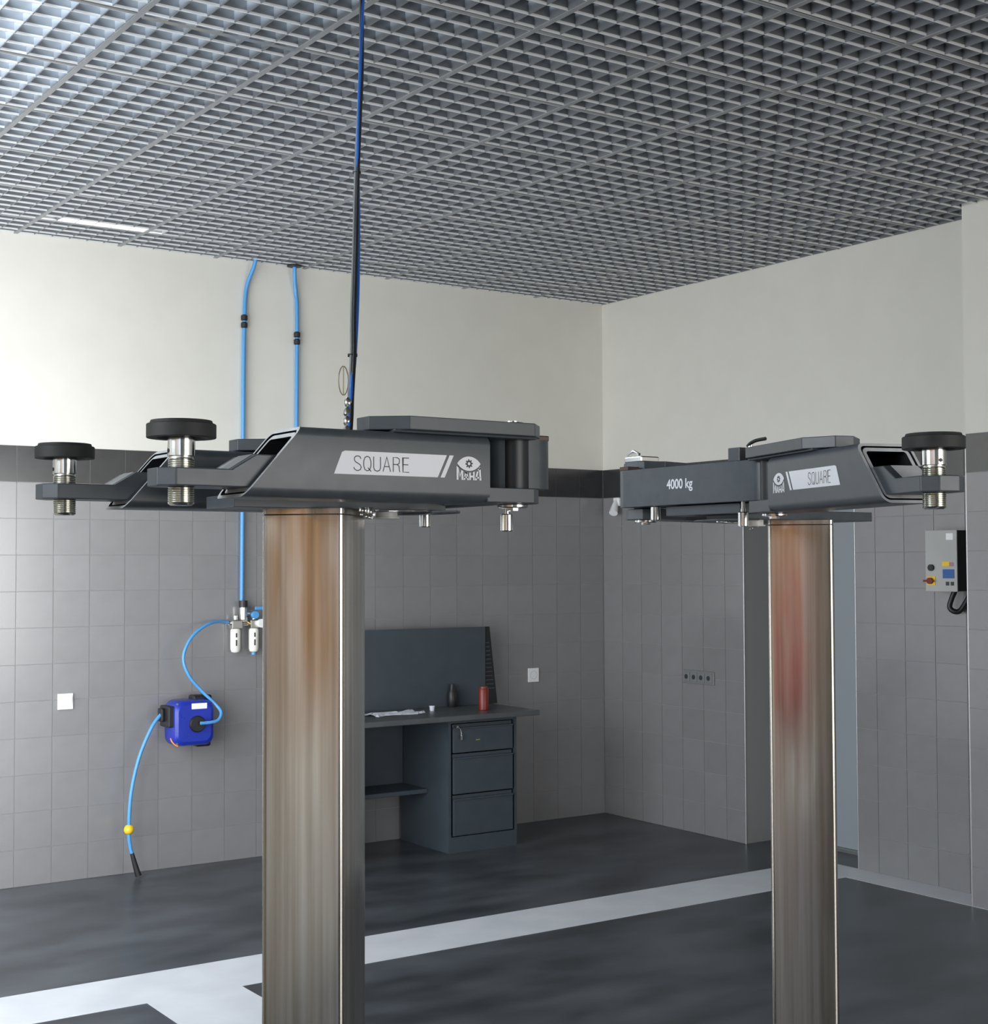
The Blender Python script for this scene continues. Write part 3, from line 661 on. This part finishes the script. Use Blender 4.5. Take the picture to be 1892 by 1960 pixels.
for (x, z) in ((5.10, .742), (4.94, .668)): obj('yellow_mark', B(x, x+.03, 7.4385, 7.4402, z, z+.006), mat('faded_yellow', (.25, .28, .04), .5), t)
k_ = obj('drawer_key', B(4.790, 4.806, 7.425, 7.440, .752, .764), M['nickel'], t)
obj('key_ring', MB().tube([(4.80-4.55, 7.425-7.70, .757), (4.815-4.55, 7.420-7.70, .745), (4.822-4.55, 7.42-7.70, .72), (4.822-4.55, 7.42-7.70, .70)], .003, 8).box(.266, .278, -.283, -.277, .68, .705), M['nickel'], k_)
obj('low_shelf', B(4.04, 4.742, 7.68, 8.0, .335, .362), M['desk'], t, .003)
obj('modesty_panel', B(4.04, 4.742, 7.98, 8.0, .362, .80), M['desk'], t)
obj('side_panel', B(4.02, 4.04, 7.44, 8.0, 0, .80), M['desk'], t, .002)
bp = obj('back_panel', B(4.02, 5.312, 7.885, 7.905, .832, 1.334), M['desk'], t, .002)
obj('side_wing', MB().prism([(5.312-4.55, .832), (5.412-4.55, .832), (5.352-4.55, 1.334), (5.312-4.55, 1.334)], 7.895-7.70, 7.903-7.70, lambda a, b, c: (a, c, b)), M['box_side'], t)
for k in range(12):
    z = .93+.027*k
    obj('louvre_slot', B(5.318, 5.384-.0035*k, 7.890, 7.8955, z, z+.006), M['desk'], t)
t = empty('spray_can', (5.088, 7.575, .832)); tag(t, 'dark red can standing on the right end of the workbench', 'can')
obj('can_body', MB().lathe([(.030, 0), (.033, .003), (.033, .125), (.028, .135)], n=28), M['red'], t)
obj('can_cap', MB().lathe([(.027, .135), (.027, .146), (.02, .150)], n=24), mat('dull_red_cap', (.12, .03, .02), .4), t)
t = empty('black_bottle', (5.035, 7.855, .832)); tag(t, 'dark bottle against the back panel of the workbench', 'bottle')
obj('bottle_body', MB().lathe([(.026, 0), (.029, .004), (.029, .085), (.018, .105), (.014, .128)], n=24), M['black'], t)
obj('bottle_cap', MB().cyl(.015, .128, .145, n=18), M['black'], t)
t = empty('small_pot', (4.80, 7.72, .832)); tag(t, 'tiny white pot lying on the middle of the workbench', 'pot')
obj('pot_body', MB().lathe([(.014, 0), (.016, .022), (.013, .024)], n=20), M['paper'], t)
obj('pot_lid', MB().cyl(.0175, .024, .031, n=20), M['paper'], t)
mb = MB(); n1, n2 = 14, 8; v = []
for i in range(n1):
    for j in range(n2):
        v.append((-.19+.38*i/(n1-1)+random.uniform(-.008, .008), -.09+.18*j/(n2-1)+random.uniform(-.008, .008)+.03*math.sin(i*.5), .003+.012*random.random()*(0 if j in (0, n2-1) else 1)))
mb.add(v, [(i*n2+j, (i+1)*n2+j, (i+1)*n2+j+1, i*n2+j+1) for i in range(n1-1) for j in range(n2-1)])
tag(obj('crumpled_paper', mb, M['paper'], loc=(4.50, 7.68, .832), rotz=.15), 'crumpled white paper lying on the left part of the workbench', 'paper')

# ================================================================= behind the camera, seen in the polished columns
hs = obj('yard_building', MB().box(-14, -13.6, -16, 4, -.02, 3.2).box(-14.2, -13.4, -16.2, 4.2, 3.2, 3.4), M['wood']); hs['kind'] = 'structure'
t = empty('parked_car', (-6.6, -6.3, -.02), math.radians(-42)); tag(t, 'red car outside, seen only as a red streak mirrored in the farther column', 'car')
def cx_(pts, y0, y1): return MB().prism(pts, y0, y1, lambda a, b, c: (c, a, b))
obj('car_body', cx_([(-2.1, .25), (2.1, .25), (2.15, .75), (1.2, .92), (.75, 1.45), (-1.2, 1.48), (-2.05, 1.0)], -.85, .85), M['red_cab'], t, .05)
obj('car_windows', cx_([(-1.75, .98), (1.05, .95), (.68, 1.38), (-1.1, 1.40)], -.86, .86), M['black'], t, .02)
for yy in (-1.3, 1.3):
    for xx in (-.78, .78): obj('wheel', MB().cyl(.32, xx-.1, xx+.1, (0, yy, .32), 24, 'x'), M['rubber'], t, .02)
